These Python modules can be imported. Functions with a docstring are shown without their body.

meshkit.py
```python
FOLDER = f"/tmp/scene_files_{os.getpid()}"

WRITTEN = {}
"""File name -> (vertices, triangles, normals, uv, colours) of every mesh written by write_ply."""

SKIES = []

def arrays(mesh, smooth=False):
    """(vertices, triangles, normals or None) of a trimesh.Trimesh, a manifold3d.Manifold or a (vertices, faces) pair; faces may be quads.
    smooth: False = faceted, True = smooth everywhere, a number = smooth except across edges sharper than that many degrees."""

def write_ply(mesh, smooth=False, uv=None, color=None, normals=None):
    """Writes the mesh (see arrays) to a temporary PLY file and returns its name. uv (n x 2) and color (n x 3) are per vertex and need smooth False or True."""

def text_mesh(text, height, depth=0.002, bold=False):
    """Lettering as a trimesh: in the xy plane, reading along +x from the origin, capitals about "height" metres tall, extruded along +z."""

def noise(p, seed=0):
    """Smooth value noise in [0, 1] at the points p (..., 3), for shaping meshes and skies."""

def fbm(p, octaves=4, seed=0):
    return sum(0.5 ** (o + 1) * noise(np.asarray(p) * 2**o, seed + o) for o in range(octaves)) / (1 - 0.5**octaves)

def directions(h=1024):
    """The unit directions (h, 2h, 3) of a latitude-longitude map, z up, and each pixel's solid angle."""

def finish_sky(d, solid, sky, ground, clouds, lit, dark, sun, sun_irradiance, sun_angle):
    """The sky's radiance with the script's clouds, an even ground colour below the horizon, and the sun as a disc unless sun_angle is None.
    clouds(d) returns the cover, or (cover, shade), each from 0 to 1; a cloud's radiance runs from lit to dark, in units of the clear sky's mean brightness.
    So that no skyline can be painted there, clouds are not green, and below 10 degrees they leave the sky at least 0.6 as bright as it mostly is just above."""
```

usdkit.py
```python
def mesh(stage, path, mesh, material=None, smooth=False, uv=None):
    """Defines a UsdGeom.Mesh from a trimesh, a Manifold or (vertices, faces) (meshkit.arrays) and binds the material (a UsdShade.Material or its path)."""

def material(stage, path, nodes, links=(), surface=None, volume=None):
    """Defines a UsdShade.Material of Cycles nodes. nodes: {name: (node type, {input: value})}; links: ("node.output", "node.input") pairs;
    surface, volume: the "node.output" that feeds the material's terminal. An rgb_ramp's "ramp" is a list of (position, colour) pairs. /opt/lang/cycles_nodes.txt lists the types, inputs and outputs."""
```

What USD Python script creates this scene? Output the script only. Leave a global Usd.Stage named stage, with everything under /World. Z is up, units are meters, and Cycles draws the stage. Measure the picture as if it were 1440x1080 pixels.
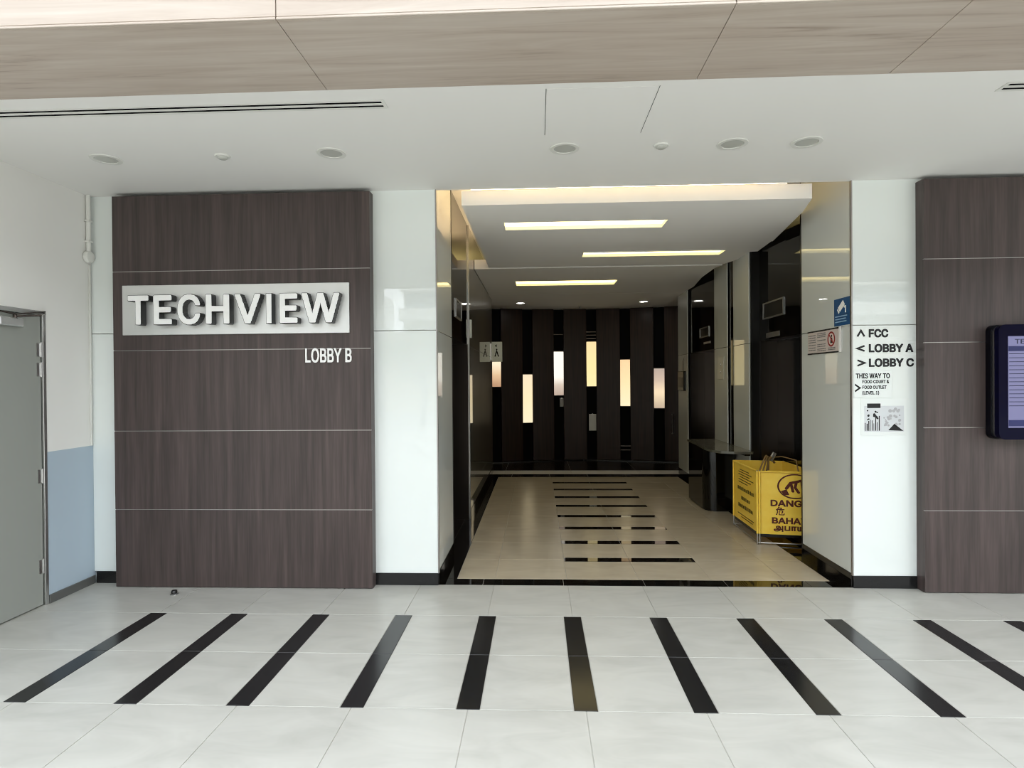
import json, math, random
import numpy as np, trimesh, usdkit, meshkit
from shapely.geometry import Polygon, Point, box as sbox
from shapely.ops import unary_union
from pxr import Usd, UsdGeom, UsdLux, UsdShade, Gf, Sdf

stage = Usd.Stage.CreateInMemory()
UsdGeom.SetStageUpAxis(stage, "Z"); UsdGeom.SetStageMetersPerUnit(stage, 1.0)
UsdGeom.Xform.Define(stage, "/World"); UsdGeom.Scope.Define(stage, "/World/Looks")
rng = random.Random(7)

# ---------------------------------------------------------------- camera, sky, sun, exposure
EXPOSURE = 0.55
SKY, SKY_COLOR = 0.8, (0.90, 0.95, 1.0)
SUN, SUN_ELEV, SUN_AZ = 24.0, 64.0, 12.0
cam = UsdGeom.Camera.Define(stage, "/World/camera")
F_PX, YAW, PITCH, ROLL, CAM_H = 835.2, 0.0429, -0.006, 0.0078, 1.672
cam.CreateHorizontalApertureAttr(36.0); cam.CreateVerticalApertureAttr(27.0)
cam.CreateFocalLengthAttr(36.0 * F_PX / 1440.0)
cam.CreateClippingRangeAttr((0.05, 2000.0)); cam.CreateExposureAttr(EXPOSURE)
_f = np.array([-math.sin(YAW) * math.cos(PITCH), math.cos(YAW) * math.cos(PITCH), math.sin(PITCH)])
_r = np.array([math.cos(YAW), math.sin(YAW), 0.0]); _d = np.cross(_f, _r)
_right = _r * math.cos(ROLL) + _d * math.sin(ROLL); _up = -(_d * math.cos(ROLL) - _r * math.sin(ROLL))
cam.AddTransformOp().Set(Gf.Matrix4d(*_right, 0, *_up, 0, *(-_f), 0, 0, 0, CAM_H, 1))

dome = UsdLux.DomeLight.Define(stage, "/World/sky_light")
dome.CreateIntensityAttr(SKY); dome.CreateColorAttr(Gf.Vec3f(*SKY_COLOR))
sun = UsdLux.DistantLight.Define(stage, "/World/sun_light")      # the sun stands high behind this building
sun.CreateIntensityAttr(SUN); sun.CreateAngleAttr(0.53); sun.CreateColorAttr(Gf.Vec3f(1.0, 0.95, 0.86))
sun.AddRotateXYZOp().Set(Gf.Vec3f(-(90 - SUN_ELEV), 0, SUN_AZ))

# ---------------------------------------------------------------- helpers
def lin(r, g, b):
    return tuple((x / 255 / 12.92 if x / 255 <= 0.04045 else ((x / 255 + 0.055) / 1.055) ** 2.4) for x in (r, g, b))

M = {}
def mat(name, color, rough=0.5, **kw):
    M[name] = usdkit.material(stage, "/World/Looks/" + name, {"p": ("principled_bsdf", {"base_color": color, "roughness": rough, **kw})}, surface="p.BSDF")

def noisy(name, ramp, scale=(1, 1, 1), noise=5.0, detail=4.0, rough=0.5, distortion=0.0, rand=0.0, rot=(0, 0, 0), bump=0.0, rough_n=0.55, **kw):
    """Principled with a ramp over stretched noise of the world position; rand = brightness difference between pieces."""
    nodes = {"g": ("geometry", {}), "m": ("mapping", {"mapping_type": "point", "scale": scale, "rotation": rot}),
             "n": ("noise_texture", {"scale": noise, "detail": detail, "roughness": rough_n, "distortion": distortion}),
             "r": ("rgb_ramp", {"ramp": ramp}), "p": ("principled_bsdf", {"roughness": rough, **kw})}
    links = [("g.position", "m.vector"), ("m.vector", "n.vector"), ("n.fac", "r.fac")]
    last = "r.color"
    if rand:
        nodes |= {"o": ("object_info", {}), "k": ("map_range", {"from_min": 0.0, "from_max": 1.0, "to_min": 1.0 - rand, "to_max": 1.0 + rand}),
                  "cc": ("combine_color", {}), "x": ("mix", {"mix_type": "multiply", "fac": 1.0})}
        links += [("o.random", "k.value"), ("k.result", "cc.r"), ("k.result", "cc.g"), ("k.result", "cc.b"), (last, "x.color1"), ("cc.color", "x.color2")]
        last = "x.color"
    links.append((last, "p.base_color"))
    if bump:
        nodes["b"] = ("bump", {"strength": bump, "distance": 0.01})
        links += [("n.fac", "b.height"), ("b.normal", "p.normal")]
    M[name] = usdkit.material(stage, "/World/Looks/" + name, nodes, links, surface="p.BSDF")

def glow(name, color, strength, base=(0.8, 0.8, 0.8), rough=0.4):
    mat(name, base, rough, emission_color=color, emission_strength=strength)

def rbox(x0, x1, y0, y1, z0, z1, b=0.0):
    """A box, its edges chamfered by b."""
    if b <= 0:
        m = trimesh.creation.box((x1 - x0, y1 - y0, z1 - z0)); m.apply_translation(((x0 + x1) / 2, (y0 + y1) / 2, (z0 + z1) / 2)); return m
    pts = []
    for X, sx in ((x0, 1), (x1, -1)):
        for Y, sy in ((y0, 1), (y1, -1)):
            for Z, sz in ((z0, 1), (z1, -1)):
                pts += [(X + sx * b, Y + sy * b, Z), (X + sx * b, Y, Z + sz * b), (X, Y + sy * b, Z + sz * b)]
    return trimesh.convex.convex_hull(np.array(pts))

def cat(*ms): return trimesh.util.concatenate([m for m in ms if m is not None])
def cyl(p, q, r, n=20, cap=True):
    return trimesh.creation.cylinder(radius=r, segment=(np.array(p, float), np.array(q, float)), sections=n)
def tube(points, r, n=10):
    ms = [cyl(a, b, r, n) for a, b in zip(points[:-1], points[1:])]
    ms += [trimesh.creation.icosphere(1, r).apply_translation(p) for p in points[1:-1]]
    return cat(*ms)
def extr(poly, h, z=0.0):
    ms = [trimesh.creation.extrude_polygon(g, h, engine="earcut") for g in getattr(poly, "geoms", [poly]) if g.area > 0]
    m = cat(*ms); m.apply_translation((0, 0, z)); return m
def face(m, at, way):
    """Flat work drawn in xy, thickness +z, put on a wall at a point: way '-y' faces the street, '-x' faces left, '+x' faces right."""
    R = {"-y": [[1, 0, 0], [0, 0, -1], [0, 1, 0]], "-x": [[0, 0, -1], [-1, 0, 0], [0, 1, 0]], "+x": [[0, 0, 1], [1, 0, 0], [0, 1, 0]], "up": [[1, 0, 0], [0, 1, 0], [0, 0, 1]]}[way]
    T = np.eye(4); T[:3, :3] = R; T[:3, 3] = at
    m = m.copy(); m.apply_transform(T); return m
def words(text, h, w=None, depth=0.002, bold=False):
    m = meshkit.text_mesh(text, h, depth, bold); lo, hi = m.bounds
    m.apply_translation((-lo[0], 0, 0))
    if w: m.apply_scale((w / (hi[0] - lo[0]), 1, 1))
    return m
def outline(text, h, w=None, bold=False, grow=0.0):
    """The lettering's outline as a shapely shape, reading along +x, capitals h tall."""
    m = meshkit.text_mesh(text, h, 0.01, bold); top = m.triangles[m.face_normals[:, 2] > 0.9][:, :, :2]
    g = unary_union([Polygon(t) for t in top if abs(np.cross(t[1] - t[0], t[2] - t[0])) > 1e-12]).buffer(h * 2e-3)
    from shapely import affinity
    lo = g.bounds; g = affinity.translate(g, -lo[0], 0)
    if w: g = affinity.scale(g, w / (lo[2] - lo[0]), 1, origin=(0, 0))
    return g.buffer(grow * h, join_style=2) if grow else g
def fit(g, x0, x1, z0, z1):
    from shapely import affinity
    a, b, c, d = g.bounds; return affinity.translate(affinity.scale(affinity.translate(g, -a, -b), (x1 - x0) / (c - a), (z1 - z0) / (d - b), origin=(0, 0)), x0, z0)
def lathe(profile, n=32):
    return trimesh.creation.revolve(np.array(profile, float), sections=n)

USED = {}
def fresh(parent, name):
    key = parent + "/" + name; k = USED.get(key, -1) + 1; USED[key] = k
    return key if k == 0 else f"{key}_{k:03d}"
ORIGIN = {}
def tag(p, label=None, category=None, group=None, kind=None):
    for k, v in (("label", label), ("category", category), ("group", group), ("kind", kind)):
        if v: p.SetCustomDataByKey(k, v)
    return p
def thing(name, label, category, loc=(0, 0, 0), group=None, kind=None):
    path = fresh("/World", name)
    x = UsdGeom.Xform.Define(stage, path); x.AddTranslateOp().Set(Gf.Vec3d(*map(float, loc)))
    ORIGIN[path] = np.array(loc, float)
    return tag(x.GetPrim(), label, category, group, kind)
def obj(name, mesh, m, parent=None, smooth=False, label=None, category=None, group=None, kind=None):
    """A mesh given in world coordinates, under its thing (or part)."""
    base = str(parent.GetPath()) if parent is not None else "/World"
    path = fresh(base, name); o = ORIGIN.get(base, np.zeros(3))
    ORIGIN[path] = o
    mesh = mesh.copy(); mesh.apply_translation(-o)
    p = usdkit.mesh(stage, path, mesh, M[m], smooth=smooth).GetPrim()
    return tag(p, label, category, group, kind)
def dup(src, loc, label=None, group=None, rotz=None):
    was = src.GetCustomData()
    path = fresh("/World", str(src.GetPath()).split("/")[-1].rstrip("0123456789").rstrip("_"))
    x = UsdGeom.Xform.Define(stage, path); p = x.GetPrim()
    p.GetReferences().AddInternalReference(src.GetPath()); p.SetInstanceable(True)
    x.GetPrim().GetAttribute("xformOp:translate").Set(Gf.Vec3d(*map(float, loc)))
    return tag(p, label or was["label"], was["category"], group or was.get("group"))

# ---------------------------------------------------------------- materials
noisy("porch_tile", [(0.25, lin(172, 171, 164)), (0.5, lin(182, 181, 174)), (0.75, lin(190, 189, 182))], scale=(0.9, 2.2, 1), noise=2.2, detail=7, rough=0.30, distortion=1.2, rand=0.025)
noisy("lobby_tile", [(0.25, lin(172, 160, 138)), (0.75, lin(190, 178, 156))], scale=(0.9, 2.2, 1), noise=2.2, detail=6, rough=0.24, distortion=1.0, rand=0.02)
mat("grout", lin(178, 176, 168), 0.8)
noisy("black_granite", [(0.35, lin(18, 18, 19)), (0.62, lin(30, 30, 31)), (0.78, lin(58, 57, 56))], noise=260, detail=2, rough=0.16)
noisy("granite_polished", [(0.35, lin(14, 13, 12)), (0.7, lin(26, 24, 22))], noise=200, detail=2, rough=0.035)
noisy("dark_floor", [(0.3, lin(22, 18, 16)), (0.7, lin(34, 28, 25))], noise=30, detail=3, rough=0.10)
mat("grey_strip", lin(222, 219, 214), 0.45)
mat("ceiling_paint", lin(240, 239, 235), 0.75)
mat("lobby_ceiling_paint", lin(248, 246, 242), 0.7)
mat("wall_paint", lin(236, 235, 230), 0.6)
mat("dado_paint", lin(176, 192, 204), 0.55)
mat("door_paint", lin(152, 155, 148), 0.45)
mat("grey_skirting", lin(92, 93, 90), 0.4)
mat("white_glass", lin(238, 244, 241), 0.35, coat_weight=1.0, coat_roughness=0.006, coat_ior=1.75, specular_ior_level=0.0)
mat("grey_glass", lin(221, 225, 220), 0.35, coat_weight=1.0, coat_roughness=0.015, coat_ior=1.6)
mat("dark_glass_wall", lin(112, 110, 104), 0.3, coat_weight=1.0, coat_roughness=0.02, coat_ior=1.9)
mat("black_glass", lin(10, 9, 8), 0.05)
mat("black_metal", lin(14, 13, 13), 0.3)
mat("joint_dark", lin(70, 72, 70), 0.6)
mat("steel", (0.62, 0.62, 0.61), 0.28, metallic=1.0)
mat("dark_steel", (0.12, 0.10, 0.09), 0.25, metallic=1.0)
mat("brushed_silver", (0.80, 0.81, 0.80), 0.48, metallic=1.0)
mat("bronze_steel", (0.42, 0.27, 0.18), 0.2, metallic=1.0)
mat("aluminium_strip", (0.45, 0.43, 0.42), 0.35, metallic=1.0)
W = [(0.2, lin(50, 42, 41)), (0.42, lin(66, 56, 54)), (0.6, lin(79, 67, 65)), (0.82, lin(96, 83, 79))]
noisy("dark_laminate", W, scale=(17, 17, 0.7), noise=1.6, detail=6, rough=0.42, rand=0.06, rough_n=0.65)
noisy("wood_edge", [(0.2, lin(34, 30, 29)), (0.8, lin(58, 50, 48))], scale=(30, 30, 0.9), noise=1.6, rough=0.5)
noisy("walnut_board", [(0.2, lin(30, 18, 13)), (0.5, lin(44, 27, 20)), (0.85, lin(60, 38, 29))], specular_ior_level=0.22, scale=(22, 22, 0.8), noise=1.5, detail=5, rough=0.3, rand=0.14, rough_n=0.6)
noisy("stone", [(0.22, lin(140, 124, 112)), (0.42, lin(184, 170, 157)), (0.6, lin(194, 182, 170)), (0.8, lin(204, 194, 183))], scale=(0.55, 9, 9), noise=1.5, detail=8, rough=0.5, distortion=0.9, rot=(0.0, 0.0, 0.12), rand=0.03, rough_n=0.62)
mat("white_plastic", lin(228, 228, 222), 0.35)
mat("lamp_grey", lin(196, 197, 190), 0.25)
mat("slot_dark", lin(10, 11, 13), 0.7, specular_ior_level=0.1)
mat("white_face", lin(253, 253, 251), 0.3)
mat("letter_side", lin(16, 15, 15), 0.4)
mat("ink", lin(22, 22, 24), 0.6)
mat("grey_ink", lin(120, 118, 116), 0.6)
mat("pale_ink", lin(178, 178, 180), 0.6)
mat("picture_grey", lin(214, 217, 219), 0.7); mat("paper", lin(232, 234, 232), 0.7)
mat("plate_white", lin(236, 241, 238), 0.3)
mat("pink_plate", lin(212, 200, 194), 0.35)
mat("sign_red", lin(150, 40, 36), 0.5)
mat("sign_blue", lin(18, 78, 128), 0.4)
mat("sign_blue_pale", lin(150, 186, 214), 0.4)
mat("kiosk_navy", lin(5, 5, 34), 0.08, specular_ior_level=0.1)
mat("kiosk_black", lin(6, 6, 14), 0.3, specular_ior_level=0.15)
mat("screen_ink", lin(30, 32, 66), 0.5)
mat("screen_navy", lin(26, 32, 92), 0.5)
mat("screen_pale", lin(190, 196, 220), 0.5)
glow("screen_glow", lin(150, 150, 200), 0.42, base=(0.03, 0.03, 0.05))
noisy("yellow_canvas", [(0.2, lin(248, 204, 62)), (0.8, lin(255, 220, 92))], noise=9, detail=5, rough=0.42, bump=0.15)
mat("maroon_ink", lin(88, 30, 14), 0.6)
mat("olive_ink", lin(92, 74, 12), 0.6)
mat("strap_brown", lin(120, 92, 48), 0.6)
mat("counter_stone", lin(92, 92, 82), 0.08)
glow("slot_glow", (1.0, 0.80, 0.32), 1.9)
glow("cove_glow", (1.0, 0.72, 0.40), 7.0)
glow("downlight_glow", (1.0, 0.97, 0.9), 20.0)
def lamp_mat(name, stops, z0, z1):
    """Lamp glass that glows unevenly along its height."""
    M[name] = usdkit.material(stage, "/World/Looks/" + name,
        {"g": ("geometry", {}), "s": ("separate_xyz", {}), "k": ("map_range", {"from_min": z0, "from_max": z1, "to_min": 0.0, "to_max": 1.0}), "r": ("rgb_ramp", {"ramp": stops}),
         "p": ("principled_bsdf", {"base_color": (0.7, 0.66, 0.6), "roughness": 0.25, "emission_strength": 0.66})},
        [("g.position", "s.vector"), ("s.z", "k.value"), ("k.result", "r.fac"), ("r.color", "p.emission_color")], surface="p.BSDF")

noisy("forecourt", [(0.3, lin(168, 166, 160)), (0.7, lin(186, 184, 178))], noise=0.8, detail=5, rough=0.8)
mat("opp_white", lin(232, 232, 228), 0.7); mat("opp_window", lin(90, 110, 130), 0.15); mat("opp_concrete", lin(170, 168, 162), 0.8); mat("opp_tan", lin(196, 184, 160), 0.8)
mat("opp_dark", lin(104, 106, 106), 0.8); mat("bark", lin(70, 58, 48), 0.8); mat("leaf", lin(88, 112, 60), 0.6)

# ================================================================ THE SETTING
D, H, HS = 4.825, 3.235, 3.55            # facade plane, porch ceiling, lobby soffit above the dropped slabs
XL, XR = -3.73, 9.0                      # porch: left wall, open right end
PL, PR = -0.823, 2.498                   # lobby opening

# ---- floor: porch tiles, black inlaid strips, lobby tiles, borders
floor = thing("floor", "pale grey stone-look floor tiles with black inlaid strips in porch and lobby", "floor", kind="structure")
TT, G = 0.02, 0.0016
def tile(x0, x1, y0, y1, m="porch_tile", name="tile"):
    if x1 - x0 < 0.03 or y1 - y0 < 0.03: return
    obj(name, rbox(x0 + G, x1 - G, y0 + G, y1 - G, -TT, 0.0, 0.0014), m, floor)
obj("screed", rbox(-4.2, XR, -0.6, 4.84, -0.10, -0.0035), "grout", floor)
obj("screed", rbox(-4.2, 6.0, 4.84, 13.2, -0.10, -0.0035), "grout", floor)
J0, T = -2.7665, 0.6
xj = [XL - 0.05] + [J0 + T * k for k in range(0, 20) if J0 + T * k < XR] + [XR]
yrows = [-0.6, 0.0, 0.6, 1.2, 1.8, 2.4, 3.0]
for a, b in zip(yrows[:-1], yrows[1:]):
    for c, d in zip(xj[:-1], xj[1:]): tile(c, d, a, b)
SW = 0.0616
for a, b in ((3.0, 3.6), (3.6, 4.2)):                     # the two rows the black strips run through
    for c, d in zip(xj[:-1], xj[1:]):
        lo = c + (SW if c > XL else 0); hi = d - (SW if d < XR else 0)
        tile(lo, hi, a, b)
    for c in xj[1:-1]: tile(c - SW, c + SW, a, b, "black_granite", "inlay_strip")
for c, d in zip(xj[:-1], xj[1:]): tile(c, d, 4.2, 4.836)
# lobby
BL, BR = -0.69, 2.392
ys = [5.54 + 0.592 * k for k in range(8)]
cols = [BL, -0.367, 0.233]
edges = [4.985] + ys + [10.26]
for c, d in ((BL, -0.367), (-0.367, 0.233), (1.433, 2.033), (2.033, BR)):
    for a, b in zip(edges[:-1], edges[1:]): tile(c, d, a, b, "lobby_tile")
for c, d in ((0.233, 0.833), (0.833, 1.433)):
    for k, (a, b) in enumerate(zip(edges[:-1], edges[1:])):
        tile(c, d, a + (SW if k else 0), b - (SW if k < len(ys) else 0), "lobby_tile")
    for y in ys: tile(c, d, y - SW, y + SW, "granite_polished", "inlay_strip")
nb = 5
xs = np.linspace(PL - 0.3, PR + 0.35, nb + 2)
for a, b in zip(xs[:-1], xs[1:]):
    tile(a, b, 4.838, 4.985, "granite_polished", "border_strip"); tile(a, b, 10.26, 10.56, "granite_polished", "border_strip")
ye = np.linspace(4.985, 10.26, 7)
for a, b in zip(ye[:-1], ye[1:]):
    tile(PL - 0.3, BL, a, b, "granite_polished", "border_strip"); tile(BR, PR + 0.35, a, b, "granite_polished", "border_strip")
for a, b in zip(np.linspace(-3.0, 5.4, 8)[:-1], np.linspace(-3.0, 5.4, 8)[1:]):
    tile(a, b, 10.56, 11.0, "grey_strip", "threshold_strip"); tile(a, b, 11.0, 12.9, "dark_floor", "granite_slab")

# ---- porch ceiling
ceiling = thing("ceiling", "smooth off-white plasterboard ceiling of the open porch", "ceiling", kind="structure")
obj("board", rbox(XL - 0.02, XR, 3.148, D + 0.005, H, H + 0.06), "ceiling_paint", ceiling)
obj("access_panel", rbox(0.062, 0.660, 3.20, 3.81, H - 0.0025, H - 0.0005, 0.0009), "ceiling_paint", ceiling, label="flush square access panel in the porch ceiling")
for gx in (0.058, 0.664): obj("shadow_gap", rbox(gx - 0.0014, gx + 0.0014, 3.20, 3.80, H - 0.0012, H - 0.0002), "joint_dark", ceiling)
# ---- lobby ceiling: hard soffit and three dropped slabs
ceil2 = thing("ceiling", "stepped grey-white dropped ceiling slabs of the lift lobby", "ceiling", kind="structure")
obj("soffit", rbox(-1.3, 3.1, D - 0.02, 10.3, HS, HS + 0.08), "lobby_ceiling_paint", ceil2)
obj("lintel", rbox(PL - 0.02, PR + 0.02, D + 0.005, D + 0.022, H, HS), "lobby_ceiling_paint", ceil2)
ZB, ZT = 3.14, 3.262
slots = [(-0.305, 1.215, 5.53, 5.81), (0.54, 2.165, 6.905, 7.15), (-0.32, 1.195, 8.82, 9.25)]
def slab(pts, slot, zb, name="slab"):
    p = Polygon(pts)
    if slot: p = p.difference(sbox(slot[0], slot[2], slot[1], slot[3]))
    obj(name, extr(p, ZT - zb, zb), "lobby_ceiling_paint", ceil2)
slab([(-0.625, 4.962), (2.253, 4.962), (2.352, 5.36), (2.528, 6.485), (-0.625, 6.485)], slots[0], ZB)
slab([(-0.625, 6.497), (2.53, 6.497), (2.572, 7.04), (2.49, 7.06), (2.49, 7.5), (2.41, 7.78), (-0.625, 7.78)], slots[1], ZB + 0.012)
slab([(PL + 0.005, 7.80), (2.40, 7.80), (2.358, 7.99), (2.384, 8.70), (2.49, 9.55), (2.49, 10.16), (PL + 0.005, 10.16)], slots[2], ZB)
slab([(-3.0, 10.175), (PL, 10.175), (2.46, 10.175), (5.4, 10.175), (5.4, 12.9), (-3.0, 12.9)], None, ZB)

# ---- front wall: white back-painted glass either side of the opening
ZJ = 2.088
wf = thing("wall_front", "white back-painted glass facade either side of the lobby opening", "wall", kind="structure")
obj("backing", cat(rbox(XL - 0.2, PL - 0.012, D + 0.02, D + 0.20, 0, HS), rbox(PR + 0.012, 12.0, D + 0.02, D + 0.2, 0, HS)), "wall_paint", wf)
SKH = 0.098
for x0, x1 in ((XL + 0.0, -3.40), (-1.41, PL), (PR, 3.06), (4.7, 5.9), (5.9, 7.2), (7.2, XR)):
    for z0, z1 in ((SKH, ZJ - 0.003), (ZJ + 0.003, H)):
        obj("glass_panel", rbox(x0 + 0.001, x1 - 0.001, D, D + 0.015, z0, z1, 0.001), "white_glass", wf)
for x in (PL + 0.003, PR - 0.003):
    obj("corner_trim", rbox(x - 0.005, x + 0.005, D - 0.003, D + 0.02, SKH, H), "aluminium_strip", wf, label="bright metal edge trim at the lobby opening")
bf = thing("baseboard_front", "black granite skirting along the white glass facade", "skirting", kind="structure")
for x0, x1 in ((XL + 0.022, -3.40), (-1.41, PL), (PR, 3.06), (4.7, XR)):
    obj("skirting", rbox(x0, x1, D - 0.008, D + 0.015, 0.0, SKH - 0.001, 0.002), "black_granite", bf)

# ---- porch left wall with grey door
wl = thing("wall_left", "painted off-white side wall of the porch with a blue-grey dado", "wall", kind="structure")
DY0, DY1, DZ = 3.36, 4.345, 2.21
ZD = 1.155
for nm, m, parts in (("plaster", "wall_paint", ((DY1, D + 0.02, ZD, DZ), (2.55, DY0, ZD, DZ), (2.55, D + 0.02, DZ, H + 0.3))), ("dado", "dado_paint", ((DY1, D + 0.02, 0, ZD), (2.55, DY0, 0, ZD)))):
    for y0, y1, z0, z1 in parts: obj(nm, rbox(XL - 0.16, XL, y0, y1, z0, z1), m, wl)
bl = thing("baseboard_left", "dark grey skirting at the foot of the porch side wall", "skirting", kind="structure")
for y0, y1 in ((DY1 + 0.012, D - 0.002), (2.55, DY0 - 0.012)):
    obj("skirting", rbox(XL, XL + 0.012, y0, y1, 0, 0.066, 0.002), "grey_skirting", bl)
door = thing("door_1", "grey flush service door with closer in the porch side wall", "door", (XL, DY1, 0), kind="structure")
obj("leaf", rbox(XL - 0.052, XL - 0.010, DY0 + 0.022, DY1 - 0.024, 0.008, DZ - 0.024, 0.002), "door_paint", door)
fr = obj("frame", cat(rbox(XL - 0.12, XL + 0.006, DY1 - 0.020, DY1 + 0.010, 0, DZ + 0.012, 0.002), rbox(XL - 0.12, XL + 0.006, DY0 - 0.01, DY0 + 0.02, 0, DZ + 0.012, 0.002), rbox(XL - 0.12, XL + 0.006, DY0, DY1, DZ - 0.02, DZ + 0.012, 0.002)), "steel", door, label="slim steel door frame")
for z in (1.93, 1.78, 0.98, 0.30):
    obj("hinge", cat(cyl((XL - 0.004, DY1 - 0.027, z - 0.055), (XL - 0.004, DY1 - 0.027, z + 0.055), 0.007, 12), rbox(XL - 0.0095, XL - 0.006, DY1 - 0.062, DY1 - 0.027, z - 0.05, z + 0.05)), "steel", door, label="steel butt hinge")
cl = obj("closer", rbox(XL - 0.008, XL + 0.045, 3.93, 4.12, 2.085, 2.145, 0.006), "steel", door, label="steel overhead door closer with folding arm")
obj("closer_arm", cat(tube([(XL + 0.03, 4.06, 2.155), (XL + 0.10, 4.20, 2.175), (XL + 0.02, 4.33, 2.20)], 0.007), cyl((XL + 0.03, 4.06, 2.14), (XL + 0.03, 4.06, 2.17), 0.012), tube([(XL + 0.05, 3.70, 2.19), (XL + 0.08, 4.02, 2.165), (XL + 0.03, 4.32, 2.215)], 0.006)), "dark_steel", cl)
obj("lever_handle", cat(rbox(XL - 0.0095, XL - 0.004, DY0 + 0.06, DY0 + 0.11, 0.95, 1.15, 0.002), tube([(XL - 0.005, DY0 + 0.085, 1.05), (XL + 0.05, DY0 + 0.085, 1.05), (XL + 0.05, DY0 + 0.20, 1.05)], 0.009)), "steel", door, label="steel lever handle on its backplate")
obj("label_plate", rbox(XL - 0.0095, XL - 0.008, 3.86, 3.955, 1.60, 1.76), "pale_ink", door, label="pale small plate on the door")

# ---- lobby side walls
def panels(parent, x, y0, y1, side, m, trim=True, vert=()):
    """Glass cladding on a lobby side wall; side +1: its face looks to +x."""
    t = 0.014
    for a, b in zip((y0, *vert), (*vert, y1)):
        for z0, z1 in ((0.108, ZJ - 0.003), (ZJ + 0.003, HS)):
            obj("glass_panel", rbox(min(x, x - side * t), max(x, x - side * t), a + 0.002, b - 0.002, z0, z1, 0.001), m, parent)
XW = PL                                                    # left face of the lobby
wll = thing("wall_lobby_left", "glossy grey glass side wall at the left of the lobby", "wall", kind="structure")
obj("backing", cat(rbox(XW - 0.30, XW - 0.016, D + 0.2, 5.70, 0, HS), rbox(XW - 0.30, XW - 0.016, 7.18, 10.80, 0, HS), rbox(XW - 0.30, XW - 0.13, 5.70, 7.18, 2.3, HS)), "black_metal", wll)
panels(wll, XW, D + 0.016, 5.705, 1, "grey_glass"); panels(wll, XW, 7.185, 10.80, 1, "dark_glass_wall", vert=(8.99,))
obj("edge_trim", rbox(XW - 0.02, XW + 0.004, 5.700, 5.712, 0, HS), "black_metal", wll)
obj("corner_trim", rbox(XW - 0.012, XW + 0.003, 7.164, 7.184, 0, HS), "steel", wll, label="full-height steel edge trim beside the lift")
wlr = thing("wall_lobby_right", "glossy grey glass piers at the right of the lobby", "wall", kind="structure")
XQ = PR
obj("backing", cat(rbox(XQ + 0.016, XQ + 0.35, D + 0.2, 5.735, 0, HS), rbox(XQ + 0.016, XQ + 0.35, 7.06, 8.52, 0, HS), rbox(XQ + 0.016, XQ + 0.35, 9.92, 10.66, 0, HS)), "black_metal", wlr)
panels(wlr, XQ, D + 0.016, 5.735, -1, "grey_glass")
def turned(m, y, deg=-1.45):
    m = m.copy(); m.apply_transform(trimesh.transformations.rotation_matrix(math.radians(deg), (0, 0, 1), (XQ, y, 0))); return m
for a, b in ((7.09, 7.69), (7.89, 8.50), (9.93, 10.66)):            # each pier is turned slightly, as the lift bays step back
    for z0, z1 in ((0.108, ZJ - 0.003), (ZJ + 0.003, HS)):
        obj("glass_panel", turned(rbox(XQ, XQ + 0.014, a + 0.002, b - 0.002, z0, z1, 0.001), b), "grey_glass", wlr)
obj("black_strip", rbox(XQ + 0.010, XQ + 0.018, 7.69, 7.89, 0.1, HS), "black_glass", wlr, label="narrow black recess strip between two grey piers")
for y in (5.737, 7.075):
    obj("edge_trim", rbox(XQ - 0.002, XQ + 0.10, y - 0.012, y + 0.012, 0, HS), "black_metal", wlr)
b2 = thing("baseboard_lobby_left", "black granite skirting along the left lobby wall", "skirting", kind="structure")
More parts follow.
